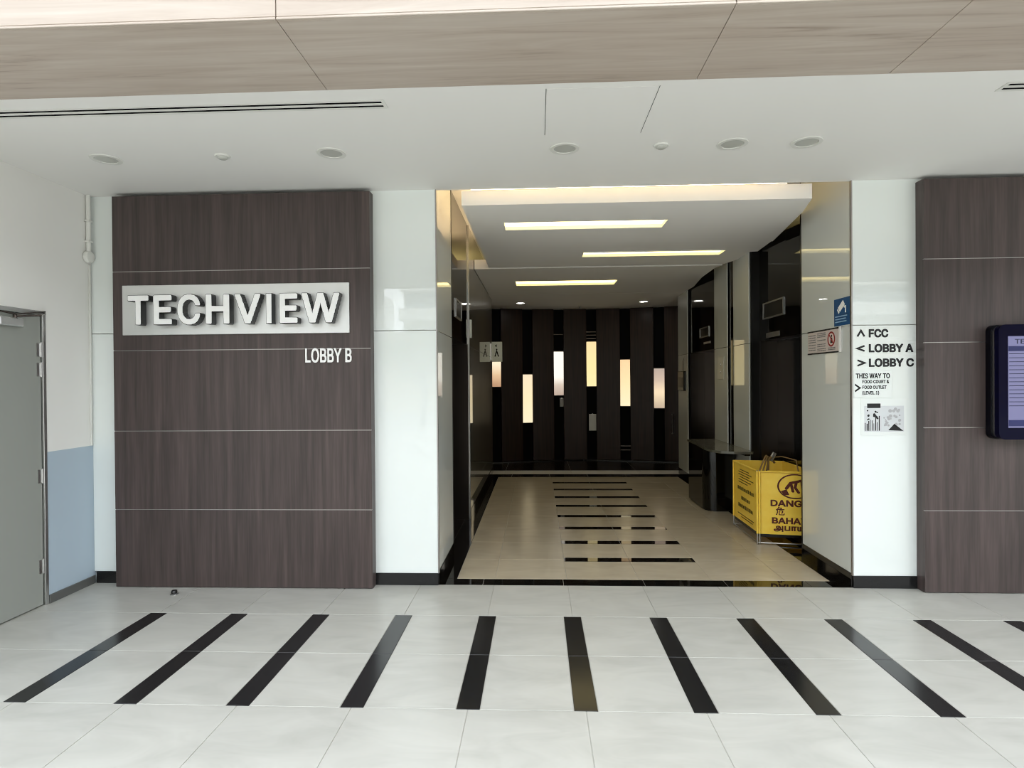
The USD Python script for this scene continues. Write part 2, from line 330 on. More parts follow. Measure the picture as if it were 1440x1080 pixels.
for y0, y1 in ((D + 0.018, 5.70), (7.19, 10.80)): obj("skirting", rbox(XW - 0.012, XW + 0.006, y0, y1, 0, 0.106, 0.002), "granite_polished", b2)
b3 = thing("baseboard_lobby_right", "black granite skirting along the grey lobby piers", "skirting", kind="structure")
for y0, y1 in ((D + 0.018, 5.72), (7.09, 8.50), (9.93, 10.66)): obj("skirting", rbox(XQ - 0.006, XQ + 0.012, y0, y1, 0, 0.106, 0.002), "granite_polished", b3)

# ---- back wall: curved row of dark boards with recessed slots
def arc_y(x): return 12.36 - 0.36 * ((x - 0.95) / 1.95) ** 2
def on_arc(x0, x1, d0, d1, z0, z1, b=0.0):
    """A box that follows the curve between x0 and x1, from d0 to d1 behind its face."""
    ya, yb = arc_y(x0), arc_y(x1); n = np.array([-(yb - ya), x1 - x0]); n = n / np.linalg.norm(n)
    m = rbox(0, math.hypot(x1 - x0, yb - ya), d0, d1, z0, z1, b)
    T4 = np.eye(4); T4[:2, 0] = (n[1], -n[0]); T4[:2, 1] = n; T4[:2, 3] = (x0, ya)
    m.apply_transform(T4); return m
wb = thing("wall_back", "curved end wall of dark vertical timber boards with black slots between", "wall", kind="structure")
SC = [-0.838, -0.20, 0.444, 1.12, 1.80, 2.46]; SH = 0.102
seg = [(-1.55, SC[0] - SH)] + [(a + SH, b - SH) for a, b in zip(SC[:-1], SC[1:])] + [(SC[-1] + SH, 3.25)]
for i, (a, b) in enumerate(seg): obj("board", on_arc(a, b, 0, 0.10, 0.02, ZB - 0.002, 0.003), "walnut_board", wb)
for s in SC: obj("slot_back", on_arc(s - SH - 0.02, s + SH + 0.02, 0.102, 0.12, 0.0, ZB), "slot_dark", wb)
for s, zs in ((SC[2], (2.62,)), (SC[3], (2.67, 2.60, 2.53)), (SC[4], (0.22, 0.30))):
    for z in zs: obj("slot_fin", on_arc(s - SH + 0.002, s + SH - 0.002, 0.06, 0.10, z - 0.008, z + 0.008), "dark_steel", wb)
obj("plinth", cat(on_arc(-1.55, 0.95, 0.02, 0.1, 0.0, 0.02), on_arc(0.95, 3.25, 0.02, 0.1, 0.0, 0.02)), "black_metal", wb)
obj("pull_handle", tube([(2.70, arc_y(2.7) + 0.0, 0.96), (2.70, arc_y(2.7) - 0.05, 0.96), (2.70, arc_y(2.7) - 0.05, 0.58), (2.70, arc_y(2.7), 0.58)], 0.012), "steel", wb, label="steel vertical pull handle on the end board")
ws = thing("wall_corridor", "dark side walls closing the cross corridor behind the lobby", "wall", kind="structure")
obj("side", rbox(-3.1, -3.0, 10.3, 13.0, 0, ZB), "black_metal", ws); obj("side", rbox(5.4, 5.5, 10.3, 13.0, 0, ZB), "black_metal", ws)
obj("side", rbox(-3.0, -1.35, 12.5, 12.6, 0, ZB), "black_metal", ws); obj("side", rbox(3.05, 5.4, 12.5, 12.6, 0, ZB), "black_metal", ws)
obj("side", rbox(-3.0, PL - 0.3, 10.4, 10.5, 0, ZB), "black_metal", ws); obj("side", rbox(PR + 0.36, 5.4, 10.4, 10.5, 0, ZB), "black_metal", ws)

# ---- stone-clad beam across the porch front
beam = thing("beam", "stone-clad beam spanning the porch front with veined beige slabs", "beam", kind="structure")
obj("core", rbox(-14, 16, 2.56, 3.12, H + 0.02, 4.6), "joint_dark", beam)
bj = [-1.115 + 0.978 * 2 * k for k in range(-6, 9)]
for a, b in zip(bj[:-1], bj[1:]):
    for c, d in (((a, b),) if abs(a - 0.841) > 0.05 else ((a, (a + b) / 2), ((a + b) / 2, b))):
        obj("soffit_slab", rbox(c + 0.0015, d - 0.0015, 2.535, 3.148, H, H + 0.02, 0.0015), "stone", beam)
    obj("face_slab", rbox(a + 0.002, b - 0.002, 2.522, 2.55, H + 0.012, 4.6, 0.002), "stone", beam)
    obj("edge_strip", rbox(a + 0.002, b - 0.002, 2.520, 2.534, H - 0.001, H + 0.010, 0.002), "stone", beam)
upper = obj("wall_upper", rbox(-14, 16, 2.6, 15.0, HS + 0.09, 11.5), "stone", None, label="upper storeys of the building above the stone beam", category="building", kind="structure")
side_l = obj("wall_outer", cat(rbox(-14, XL - 0.16, 2.56, 15.0, 0, HS + 0.09), rbox(-3.9, 9.0, 13.0, 13.2, 0, HS + 0.09)), "wall_paint", None, label="outer walls enclosing the building beside and behind the lobby", category="wall", kind="structure")

# ================================================================ THINGS IN THE PORCH
# ---- timber feature panels
SEAM = [0.002, 0.638, 1.281, 1.94, 2.585, 3.205]
YP = 4.722
def feature(label, x0, x1):
    t = thing("feature_panel", label, "wall panel", (x0, YP, 0))
    obj("carcass", rbox(x0 + 0.02, x1 - 0.02, YP + 0.021, D - 0.004, 0.0, 3.203), "black_metal", t)
    obj("side_return", rbox(x0, x0 + 0.018, YP + 0.0205, D - 0.001, 0.002, 3.205), "dark_laminate", t); obj("side_return", rbox(x1 - 0.018, x1, YP + 0.02, D - 0.004, 0.002, 3.205), "dark_laminate", t)
    for a, b in zip(SEAM[:-1], SEAM[1:]):
        obj("board", rbox(x0, x1, YP, YP + 0.02, a + 0.0035, b - 0.0035, 0.0008), "dark_laminate", t)
    for z in SEAM[1:-1]:
        obj("metal_strip", rbox(x0 + 0.002, x1 - 0.002, YP + 0.004, YP + 0.02, z - 0.0028, z + 0.0028), "aluminium_strip", t)
    return t
feature("dark brown timber-grain wall panel behind the silver name sign", -3.468, -1.338)
feature("dark brown timber-grain wall panel behind the wall-mounted screen", 2.988, 4.66)

# ---- building name sign: plate and raised letters
sg = thing("building_sign", "brushed silver sign plate with large raised white capital letters on dark panel", "sign", (-2.44, YP, 2.27))
PX0, PX1, PZ0, PZ1 = -3.374, -1.503, 2.064, 2.468
obj("plate", rbox(PX0, PX1, YP - 0.022, YP - 0.001, PZ0, PZ1, 0.002), "brushed_silver", sg)
for ch, x0, x1 in (("T", -3.287, -3.108), ("E", -3.075, -2.917), ("C", -2.877, -2.685), ("H", -2.645, -2.446), ("V", -2.408, -2.192), ("I", -2.153, -2.103), ("E", -2.045, -1.894), ("W", -1.866, -1.556)):
    z0, z1 = 2.139, 2.381
    if ch in "CO": z0 -= 0.004; z1 += 0.004
    g = sbox(x0, z0, x1, z1) if ch == "I" else fit(outline(ch, 0.24, bold=True, grow=0.028), x0, x1, z0, z1)
    L = obj("letter", face(extr(g, 0.062), (0, YP - 0.022, 0), "-y"), "letter_side", sg)
    obj("letter_face", face(extr(g.buffer(-0.0042, join_style=2), 0.003, 0.0622), (0, YP - 0.022, 0), "-y"), "white_face", L, label="white front of the letter")
lb = thing("lobby_lettering", "small raised white letters under the sign naming the lobby", "lettering", (-1.68, YP, 1.88))
for m in sorted(words("LOBBY B", 0.108, 0.378, 0.012, bold=True).split(only_watertight=False), key=lambda m: m.bounds[0][0]):
    obj("letter", face(m, (-1.868, YP - 0.001, 1.832), "-y"), "white_face", lb)

# ---- wayfinding lettering and notices on the right white pier
YG = D - 0.0005
wfd = thing("wayfinding_lettering", "black wayfinding lettering with arrows on the white glass pier", "lettering", (2.75, D, 1.9))
def chevron(cx, cz, s, way, t=0.0135):
    p = {"up": [(-s, -s * 0.85), (0, s * 0.85), (s, -s * 0.85)], "left": [(s, s * 0.75), (-s, 0), (s, -s * 0.75)], "right": [(-s, s * 0.8), (s, 0), (-s, -s * 0.8)]}[way]
    from shapely.geometry import LineString
    g = LineString(p).buffer(t / 2, cap_style=2, join_style=2)
    return face(extr(g, 0.002), (cx, YG, cz), "-y")
for zb, text, w, way in ((1.994, "FCC", 0.146, "up"), (1.876, "LOBBY A", 0.338, "left"), (1.761, "LOBBY C", 0.342, "right")):
    obj("text_row", face(extr(outline(text, 0.058, w, bold=True, grow=0.035), 0.002), (2.627, YG, zb), "-y"), "ink", wfd)
    obj("arrow", chevron(2.564, zb + 0.028, 0.027, way), "ink", wfd)
fs = thing("direction_notice", "small white notice with arrow to the food court below the lobby lettering", "notice", (2.65, D, 1.62))
obj("plate", rbox(2.507, 2.802, YG - 0.004, YG, 1.512, 1.730, 0.001), "plate_white", fs)
YN = YG - 0.0042
for text, h, w, x, z in (("THIS WAY TO", 0.036, 0.262, 2.521, 1.668), ("FOOD COURT &", 0.024, 0.205, 2.572, 1.628), ("FOOD OUTLET", 0.024, 0.186, 2.572, 1.584), ("(LEVEL 1)", 0.024, 0.128, 2.572, 1.540)):
    obj("text_row", face(extr(outline(text, h, w, bold=True, grow=0.02), 0.001), (x, YN, z), "-y"), "ink", fs)
m = chevron(0, 1.591, 0.034, "right", 0.014); m.apply_scale((0.55, 1, 1)); m.apply_translation((2.533, -0.0042, 0)); obj("arrow", m, "ink", fs)
ps = thing("picture_sheet", "white sheet with a grey ink picture on the white pier", "notice", (2.74, D, 1.36))
obj("sheet", rbox(2.560, 2.912, YG - 0.002, YG, 1.215, 1.505), "plate_white", ps)
def flat(parent, name, poly, at, way, m, d=0.0008): return obj(name, face(extr(poly, d), at, way), m, parent, kind="stuff" if name == "ink_marks" else None)
o = (2.586, YG - 0.0022, 1.243)
flat(ps, "picture", sbox(0, 0, 0.306, 0.205), o, "-y", "picture_grey")
o2 = (2.586, YG - 0.0032, 1.243)
art = []
for k in range(9):
    w = 0.004 + 0.005 * rng.random(); x = 0.004 + k * 0.0135; h = 0.06 + 0.07 * rng.random()
    art.append(sbox(x, 0.008, x + w, h))
art += [sbox(0.022, 0.188, 0.125, 0.224), Polygon([(0.185, 0.012), (0.232, 0.062), (0.302, 0.006)])]
for k in range(14):
    art.append(Point(0.02 + 0.1 * rng.random(), 0.09 + 0.09 * rng.random()).buffer(0.004 + 0.006 * rng.random()))
flat(ps, "ink_marks", unary_union(art), o2, "-y", "ink")
flat(ps, "ink_marks", unary_union([Point(0.15 + 0.14 * rng.random(), 0.05 + 0.13 * rng.random()).buffer(0.005 + 0.009 * rng.random(), 6) for _ in range(26)]), o2, "-y", "pale_ink")

# ---- wall-mounted screen on the right timber panel
ks = thing("information_screen", "navy framed upright information screen on the dark panel", "screen", (3.70, YP, 1.63))
def rrect(x0, x1, z0, z1, r): return sbox(x0 + r, z0 + r, x1 - r, z1 - r).buffer(r, 8)
KX0, KX1, KZ0, KZ1 = 3.444, 4.02, 1.196, 2.066
obj("rear_case", face(extr(rrect(KX0, KX1, KZ0, KZ1, 0.05), 0.050), (0, YP - 0.0005, 0), "-y"), "kiosk_black", ks, smooth=35)
obj("side_band", face(extr(rrect(KX0 + 0.012, KX1 - 0.012, KZ0 + 0.01, KZ1 - 0.01, 0.05), 0.03), (0, YP - 0.0505, 0), "-y"), "steel", ks, smooth=35, label="bare metal band between rear case and bezel")
obj("bezel", face(extr(rrect(KX0 + 0.006, KX1 - 0.006, KZ0 + 0.004, KZ1 - 0.004, 0.05).difference(sbox(3.517, 1.288, 3.947, 1.974)), 0.045), (0, YP - 0.0805, 0), "-y"), "kiosk_navy", ks, smooth=35)
YS = YP - 0.118
disp = obj("display", rbox(3.517, 3.947, YS, YS + 0.03, 1.288, 1.974), "screen_glow", ks, label="lit lavender display")
obj("title_text", face(words("TECHVIEW", 0.034, 0.32, 0.001, bold=True), (3.572, YS - 0.0005, 1.918), "-y"), "screen_ink", disp)
obj("heading_band", rbox(3.525, 3.939, YS - 0.0016, YS - 0.0004, 1.862, 1.900), "screen_navy", disp)
obj("footer_band", rbox(3.525, 3.939, YS - 0.0016, YS - 0.0004, 1.300, 1.346), "screen_navy", disp)
rows = [sbox(3.53, z, 3.53 + 0.18 + 0.2 * rng.random(), z + 0.005) for z in np.arange(1.45, 1.85, 0.030)]
obj("listing_rows", face(extr(unary_union(rows), 0.001), (0, YS - 0.0005, 0), "-y"), "screen_ink", disp)

# ---- conduit, stopper
cd = thing("conduit", "white surface conduit ending in a round junction box by the corner", "conduit", (XL, 4.76, 2.7))
CX, CY = XL + 0.022, 4.775
obj("pipe", cyl((CX, CY, 2.75), (CX, CY, 3.233), 0.017), "white_plastic", cd, smooth=40)
bx_ = lathe([(0, -0.005), (0.040, -0.005), (0.050, 0.004), (0.052, 0.022), (0.044, 0.036), (0.0, 0.042)]); obj("junction_box", face(bx_, (XL + 0.006, CY, 2.722), "+x"), "white_plastic", cd, smooth=40)
for z in (3.02, 2.85): obj("saddle_clip", rbox(XL + 0.0005, XL + 0.042, CY - 0.024, CY + 0.024, z - 0.008, z + 0.008, 0.002), "white_plastic", cd)
obj("wire_trunking", rbox(XL + 0.0005, XL + 0.012, CY + 0.02, CY + 0.035, ZD, 2.66, 0.002), "white_plastic", cd)
st = thing("door_stopper", "small dark round floor stopper in front of the timber panel", "door stopper", (-2.883, 4.568, 0))
obj("base", lathe([(0, 0.0005), (0.028, 0.0005), (0.028, 0.006), (0.020, 0.010), (0, 0.010)]).apply_translation((-2.883, 4.568, 0)), "steel", st, smooth=40)
obj("cap", lathe([(0, 0.0102), (0.019, 0.0102), (0.024, 0.022), (0.018, 0.034), (0, 0.036)]).apply_translation((-2.883, 4.568, 0)), "black_metal", st, smooth=40)

# ---- porch ceiling fittings
def downlight(label, x, y, r=0.1):
    t = thing("downlight", label, "ceiling light", (x, y, H), "round unlit porch downlights")
    ring = lathe([(r * 0.72, 0.0), (r * 0.74, -0.006), (r * 0.98, -0.006), (r, -0.001), (r, 0.0)], 40).apply_translation((x, y, H - 0.0005))
    obj("ring", ring, "white_plastic", t, smooth=30)
    obj("lens", lathe([(0, -0.0022), (r * 0.70, -0.0022), (r * 0.72, 0.0), (0, 0.0)], 40).apply_translation((x, y, H - 0.0008)), "lamp_grey", t, smooth=30)
    return t
d0 = downlight("round unlit ceiling light nearest the porch side wall", -2.988, 4.02)
for (x, y), l in (((-1.394, 4.01), "round unlit ceiling light above the right half of the name sign"), ((0.195, 4.03), "round unlit ceiling light in front of the lobby opening's left half"),
               ((1.307, 4.018), "round unlit ceiling light in front of the lobby opening's right half"), ((1.792, 4.022), "round unlit ceiling light nearest the white right pier")):
    dup(d0, (x, y, H), l)
def detector(label, x, y):
    t = thing("smoke_detector", label, "detector", (x, y, H), "small ceiling detectors")
    obj("base", lathe([(0, -0.010), (0.048, -0.010), (0.052, -0.004), (0.052, 0), (0, 0)], 28).apply_translation((x, y, H - 0.0005)), "white_plastic", t, smooth=40)
    obj("sensor", lathe([(0, -0.024), (0.024, -0.024), (0.034, -0.016), (0.036, -0.0102), (0, -0.0102)], 28).apply_translation((x, y, H - 0.0005)), "lamp_grey", t, smooth=40)
    return t
s0 = detector("small round ceiling detector above the silver sign", -2.155, 4.011)
dup(s0, (0.838, 4.013, H), "small round ceiling detector beside the two right-hand downlights")
def diffuser(label, x0, x1):
    y0, y1 = 3.272, 3.372
    t = thing("air_diffuser", label, "air vent", ((x0 + x1) / 2, 3.32, H))
    ys_ = ((y0, 3.287), (3.308, 3.332), (3.353, y1))
    for a, b in ys_: obj("bar", rbox(x0, x1, a, b, H - 0.003, H - 0.0005, 0.0008), "white_plastic", t)
    for a, b in ((x0, x0 + 0.02), (x1 - 0.02, x1)): obj("end_cap", rbox(a, b, y0, y1, H - 0.0035, H - 0.0005, 0.001), "white_plastic", t)
    obj("slot_back", rbox(x0 + 0.02, x1 - 0.02, y0 + 0.004, y1 - 0.004, H - 0.0012, H - 0.0004), "slot_dark", t)
diffuser("long white linear air diffuser with two dark slots above the name sign", -3.70, -0.84)
diffuser("white linear air diffuser above the wall-mounted screen", 2.51, 5.4)

# ================================================================ THE LOBBY
for i, (x0, x1, y0, y1) in enumerate(slots):
    t = thing("slot_light", ["wide warm linear ceiling light nearest the lobby entrance", "warm linear ceiling light set to the right in the middle slab", "short-looking warm linear ceiling light farthest into the lobby"][i], "ceiling light", ((x0 + x1) / 2, (y0 + y1) / 2, ZB), "recessed warm slot lights")
    obj("diffuser", rbox(x0 + 0.001, x1 - 0.001, y0 + 0.001, y1 - 0.001, ZB + 0.035, ZB + 0.045), "slot_glow", t)
    rim = sbox(x0, y0, x1, y1).difference(sbox(x0 + 0.004, y0 + 0.004, x1 - 0.004, y1 - 0.004))
    obj("trim", extr(rim, 0.032, ZB + 0.002), "white_plastic", t)
def cove(label, x0, x1, y0, y1, z, glowmat="cove_glow"):
    t = thing("cove_light", label, "cove light", ((x0 + x1) / 2, (y0 + y1) / 2, z), "hidden warm cove strips")
    obj("tray", rbox(x0, x1, y0, y1, z + 0.0005, z + 0.008), "white_plastic", t)
    obj("strip", rbox(x0 + 0.004, x1 - 0.004, y0 + 0.004, y1 - 0.004, z + 0.0085, z + 0.024), glowmat, t)
cove("warm light strip lying along the left edge of the dropped ceiling", -0.60, -0.56, 5.05, 7.70, ZT)
cove("warm light strip lying along the front edge of the dropped ceiling", -0.55, 2.06, 4.97, 5.01, ZT)
def small_light(label, x, y):
    t = thing("lobby_downlight", label, "ceiling light", (x, y, ZB), "small lit lobby downlights")
    obj("ring", lathe([(0.07, 0), (0.072, -0.005), (0.088, -0.005), (0.092, 0)], 28).apply_translation((x, y, ZB - 0.0005)), "white_plastic", t, smooth=30)
    obj("lens", lathe([(0, -0.003), (0.068, -0.003), (0.07, -0.0008), (0, -0.0008)], 28).apply_translation((x, y, ZB)), "downlight_glow", t, smooth=30)
    return t
l0 = small_light("small lit ceiling light before the left part of the end wall", -0.31, 11.27)
dup(l0, (2.009, 11.298, ZB), "small lit ceiling light before the right part of the end wall")
dup(l0, (2.75, 11.2, ZB), "small lit ceiling light at the right end of the back corridor")
sp = thing("sprinkler", "tiny white ceiling sprinkler before the middle of the end wall", "sprinkler", (0.85, 11.9, ZB))
obj("plate", lathe([(0, -0.008), (0.03, -0.008), (0.04, 0), (0, 0)], 20).apply_translation((0.85, 11.9, ZB - 0.0005)), "white_plastic", sp)
obj("nozzle", lathe([(0, -0.03), (0.014, -0.03), (0.012, -0.0082), (0, -0.0082)], 16).apply_translation((0.85, 11.9, ZB - 0.0005)), "steel", sp)

# wall lamps glowing in the slots
LZ_ = [(1.545, 2.20), (0.80, 1.79), (1.36, 2.26), (1.54, 2.46), (1.13, 2.08), (1.09, 1.89)]
Wm, Ye, Br, Pk = (1.05, 1.0, 0.9), (1.0, 0.80, 0.46), (0.42, 0.22, 0.12), (0.45, 0.33, 0.27)
ST = [[(0, Br), (0.35, (0.75, 0.48, 0.27)), (0.7, (1.0, 0.85, 0.6)), (1, Ye)],
      [(0, (1.0, 0.86, 0.58)), (0.5, (1.0, 0.82, 0.50)), (1, (0.92, 0.75, 0.52))],
      [(0, Pk), (0.22, (0.62, 0.5, 0.42)), (0.42, Wm), (1, Wm)],
      [(0, (1.0, 0.82, 0.40)), (0.5, (1.0, 0.80, 0.36)), (1, (0.98, 0.72, 0.36))],
      [(0, (1.0, 0.86, 0.55)), (0.5, (1.0, 0.78, 0.42)), (1, (0.95, 0.62, 0.32))],
      [(0, (0.50, 0.38, 0.27)), (0.4, (0.95, 0.74, 0.48)), (0.7, (0.62, 0.46, 0.36)), (1, (0.40, 0.31, 0.27))]]
LL = ["upright glowing lamp in the leftmost slot, brownish at its foot", "long glowing lamp set lowest, in the second slot from the left", "white glowing lamp in the third slot, pinkish at its foot",
      "yellow glowing lamp set highest, in the fourth slot", "yellow-orange glowing lamp in the fifth slot from the left", "dim pinkish lamp in the rightmost slot of the end wall"]
for i, s in enumerate(SC):
    z0, z1 = LZ_[i]
    lamp_mat(f"lamp_glass_{i}", ST[i], z0, z1)
    t = thing("wall_lamp", LL[i], "wall lamp", (s, arc_y(s), z0), "upright slot lamps on the end wall")
    obj("shade", on_arc(s - SH + 0.004, s + SH - 0.004, 0.005, 0.09, z0, z1, 0.004), f"lamp_glass_{i}", t)
    for z in (z0 - 0.0125, z1 + 0.0005): obj("end_cap", on_arc(s - SH + 0.004, s + SH - 0.004, 0.01, 0.09, z, z + 0.012), "dark_steel", t)
def slip(name, label, s, x0, x1, z0, z1, m, pos):
    t = thing(name, label, "notice", (s, arc_y(s), z0))
    obj("sheet", on_arc(x0, x1, 0.020, 0.024, z0, z1), m, t)
    obj("clip", on_arc((x0 + x1) / 2 - 0.012, (x0 + x1) / 2 + 0.012, 0.014, 0.0195, z1 - 0.02, z1 + 0.004), "steel", t)
slip("paper_notice", "white paper notice in the middle slot below the yellow lamp", SC[3], 1.06, 1.21, 0.62, 0.965, "paper", 0)
slip("paper_notice", "grey slip of paper in the slot below the white lamp", SC[2], 0.462, 0.54, 1.12, 1.30, "pale_ink", 0)

# ---- lifts
def lift(label, side, face_x, door_x, y0, y1, head, ind, plate, far, rev):
    """side: +1 looks to +x. face_x: the header's face, door_x: the leaves' face."""
    t = thing("lift_entrance", label, "lift", (face_x, (y0 + y1) / 2, 0))
    def bx(xa, xb, *r, b=0.0): return rbox(min(xa, xb), max(xa, xb), *r, b)
    s = -side
    obj("header_panel", bx(face_x, face_x + s * 0.02, y0, y1, head, HS), "black_glass", t)
    obj("head_reveal", bx(face_x + s * 0.021, door_x, y0, y1, head - 0.0, head + 0.02), rev, t, label="metal lining over the lift doorway")
    for a, b in ((y0, y0 + 0.04), (y1 - 0.04, y1)): obj("jamb", bx(face_x, door_x, a, b, 0.0, head - 0.001), "dark_steel", t)
    mid = (y0 + y1) / 2
    for a, b in ((y0 + 0.04, mid - 0.002), (mid + 0.002, y1 - 0.04)): obj("door_leaf", bx(door_x, door_x + s * 0.03, a, b, 0.012, head - 0.002, b=0.002), "black_glass", t)
    obj("sill", bx(face_x + s * 0.05, door_x, y0 + 0.04, y1 - 0.04, 0.0005, 0.0025), "dark_steel", t)
    a, b, z0, z1 = ind
    w = 0.016
    fr_ = sbox(a, z0, b, z1).difference(sbox(a + w, z0 + w, b - w, z1 - w))
    ind_ = obj("floor_indicator", bx(face_x - s * 0.0005, face_x - s * 0.006, a + w, b - w, z0 + w, z1 - w), "black_metal", t)
    obj("indicator_frame", extr_x(fr_, face_x - s * 0.0005, -s * 0.012), "steel", ind_, label="thin silver frame of the floor indicator")
    if plate:
        a, b, z0, z1 = plate
        obj("name_plate", bx(face_x - s * 0.0005, face_x - s * 0.004, a, b, z0, z1), "steel", t)
    return t
def extr_x(poly, x, d):
    """A shape drawn in (y, z), extruded along x."""
    m = extr(poly, abs(d)); v = m.vertices.copy(); out = np.stack([x + np.sign(d) * v[:, 2], v[:, 0], v[:, 1]], 1)
    m = trimesh.Trimesh(out, m.faces, process=False); m.fix_normals(); return m
lift("black glass lift front behind the yellow barricade", -1, PR + 0.10, PR + 0.285, 5.75, 7.062, 2.11, (6.37, 6.94, 2.345, 2.53), (6.49, 6.86, 2.13, 2.185), None, "dark_steel")
lift("black glass lift front farther in, between two grey piers", -1, PR + 0.02, PR + 0.24, 8.525, 9.915, 2.10, (8.82, 9.30, 2.30, 2.45), (8.75, 9.10, 2.195, 2.225), None, "bronze_steel")
lift("black glass lift front in the left lobby wall", 1, PL - 0.012, PL - 0.28, 5.71, 7.158, 2.11, (6.05, 6.50, 2.33, 2.52), None, None, "dark_steel")

# ---- small fittings on the lobby walls
cctv = thing("camera_sign", "blue sign with white camera symbol on the lobby pier", "sign", (PR, 4.975, 2.21))
XS = PR - 0.0005
obj("plate", rbox(XS - 0.004, XS, 4.848, 5.104, 2.102, 2.326, 0.001), "sign_blue", cctv)
XS2 = XS - 0.0042
cam_shape = unary_union([Polygon([(0.066, 0.150), (0.146, 0.206), (0.176, 0.168), (0.096, 0.112)]), Polygon([(0.050, 0.134), (0.064, 0.144), (0.090, 0.108), (0.076, 0.098)]), Polygon([(0.150, 0.158), (0.164, 0.140), (0.178, 0.140), (0.178, 0.100), (0.194, 0.100), (0.194, 0.158)])])
obj("camera_symbol", face(extr(cam_shape, 0.0008), (XS2, 5.104, 2.102), "-x"), "white_face", cctv)
obj("text_rows", face(extr(unary_union([sbox(0.02, z, 0.02 + w, z + 0.009) for z, w in ((0.072, 0.19), (0.050, 0.17), (0.028, 0.18))]), 0.0008), (XS2, 5.104, 2.102), "-x"), "sign_blue_pale", cctv)
ru = thing("rules_sign", "pale notice plate with red prohibition circle below the blue sign", "sign", (PR, 5.29, 1.99))
obj("plate", rbox(XS - 0.004, XS, 4.992, 5.594, 1.884, 2.094, 0.001), "pink_plate", ru)
for z in (1.884, 2.082): obj("border_bar", rbox(XS - 0.0055, XS - 0.0041, 5.03, 5.594, z, z + 0.012), "ink", ru)
obj("edge_strip", rbox(XS - 0.0075, XS - 0.0041, 4.992, 5.022, 1.884, 2.094), "white_face", ru)
c0 = Point(0.44, 0.118)
from shapely.geometry import LineString
ring = unary_union([c0.buffer(0.064).difference(c0.buffer(0.050)), LineString([(0.40, 0.16), (0.48, 0.076)]).buffer(0.006).intersection(c0.buffer(0.06))])
obj("prohibition_ring", face(extr(ring, 0.0012), (XS2, 5.594, 1.884), "-x"), "sign_red", ru)
obj("pictogram", face(extr(unary_union([Point(0.445, 0.145).buffer(0.010), Polygon([(0.432, 0.13), (0.456, 0.13), (0.462, 0.085), (0.424, 0.085)])]), 0.0008), (XS2, 5.594, 1.884), "-x"), "ink", ru)
bars = []
for x0, w, zs in ((0.02, 0.14, (0.165, 0.145, 0.125, 0.105, 0.08, 0.055, 0.035)), (0.19, 0.15, (0.175, 0.160, 0.145, 0.115, 0.08, 0.062, 0.040, 0.025)), (0.39, 0.12, (0.040, 0.026))):
    for z in zs:
        x = x0
        while x < x0 + w:
            k = 0.012 + 0.02 * rng.random(); bars.append(sbox(x, z, min(x + k, x0 + w), z + 0.008)); x += k + 0.005
obj("text_rows", face(extr(unary_union(bars), 0.0008), (XS2, 5.594, 1.884), "-x"), "grey_ink", ru)
bd = thing("blade_sign", "white projecting sign with arrow and figure on the left lobby wall", "sign", (PL, 10.55, 2.0))
obj("bracket", rbox(PL + 0.0005, PL + 0.012, 10.50, 10.60, 2.03, 2.33), "steel", bd)
obj("plate", rbox(PL + 0.0125, PL + 0.20, 10.542, 10.558, 2.005, 2.36, 0.002), "plate_white", bd)
def figure(dx, dz): return unary_union([Polygon([(dx + 0.06, dz + 0.27), (dx + 0.09, dz + 0.30), (dx + 0.09, dz + 0.24)]), Point(dx + 0.09, dz + 0.205).buffer(0.014), Polygon([(dx + 0.082, dz + 0.19), (dx + 0.098, dz + 0.19), (dx + 0.130, dz + 0.08), (dx + 0.112, dz + 0.075), (dx + 0.09, dz + 0.15), (dx + 0.068, dz + 0.075), (dx + 0.050, dz + 0.08)])])
obj("symbol", face(extr(figure(0.0, 0.0), 0.001), (PL + 0.0125, 10.5415, 2.02), "-y"), "ink", bd)
hs = thing("hanging_tag", "small white tag sign projecting beside the left lift", "sign", (PL, 7.25, 2.2))
obj("plate", extr_x(Polygon([(7.24, 2.24), (7.24, 2.42), (7.33, 2.42), (7.33, 2.24), (7.30, 2.20), (7.27, 2.20)]), PL + 0.0005, 0.018), "plate_white", hs)
obj("fixing", rbox(PL + 0.019, PL + 0.024, 7.275, 7.295, 2.38, 2.40), "steel", hs)
cp = thing("call_panel", "grey lift call panel on the pier between the lifts", "control panel", (PR, 8.16, 1.82))
obj("plate", rbox(XS - 0.018, XS - 0.006, 8.04, 8.29, 1.665, 1.975, 0.002), "lamp_grey", cp)
for z in (1.77, 1.87): obj("button", face(lathe([(0, 0), (0.022, 0), (0.020, 0.006), (0, 0.007)], 20), (XS - 0.0182, 8.165, z), "-x"), "steel", cp)
ip = thing("intercom", "dark intercom box with wire on the farthest grey pier", "intercom", (PR, 10.2, 1.64))
obj("case", rbox(XS - 0.06, XS, 10.05, 10.44, 1.475, 1.805, 0.008), "black_metal", ip)
obj("keypad", rbox(XS - 0.064, XS - 0.0605, 10.12, 10.37, 1.53, 1.70, 0.001), "letter_side", ip)
obj("cable", tube([(XS - 0.012, 10.25, 1.8), (XS - 0.012, 10.25, 1.98), (XS - 0.006, 10.15, 2.07)], 0.005), "ink", ip)
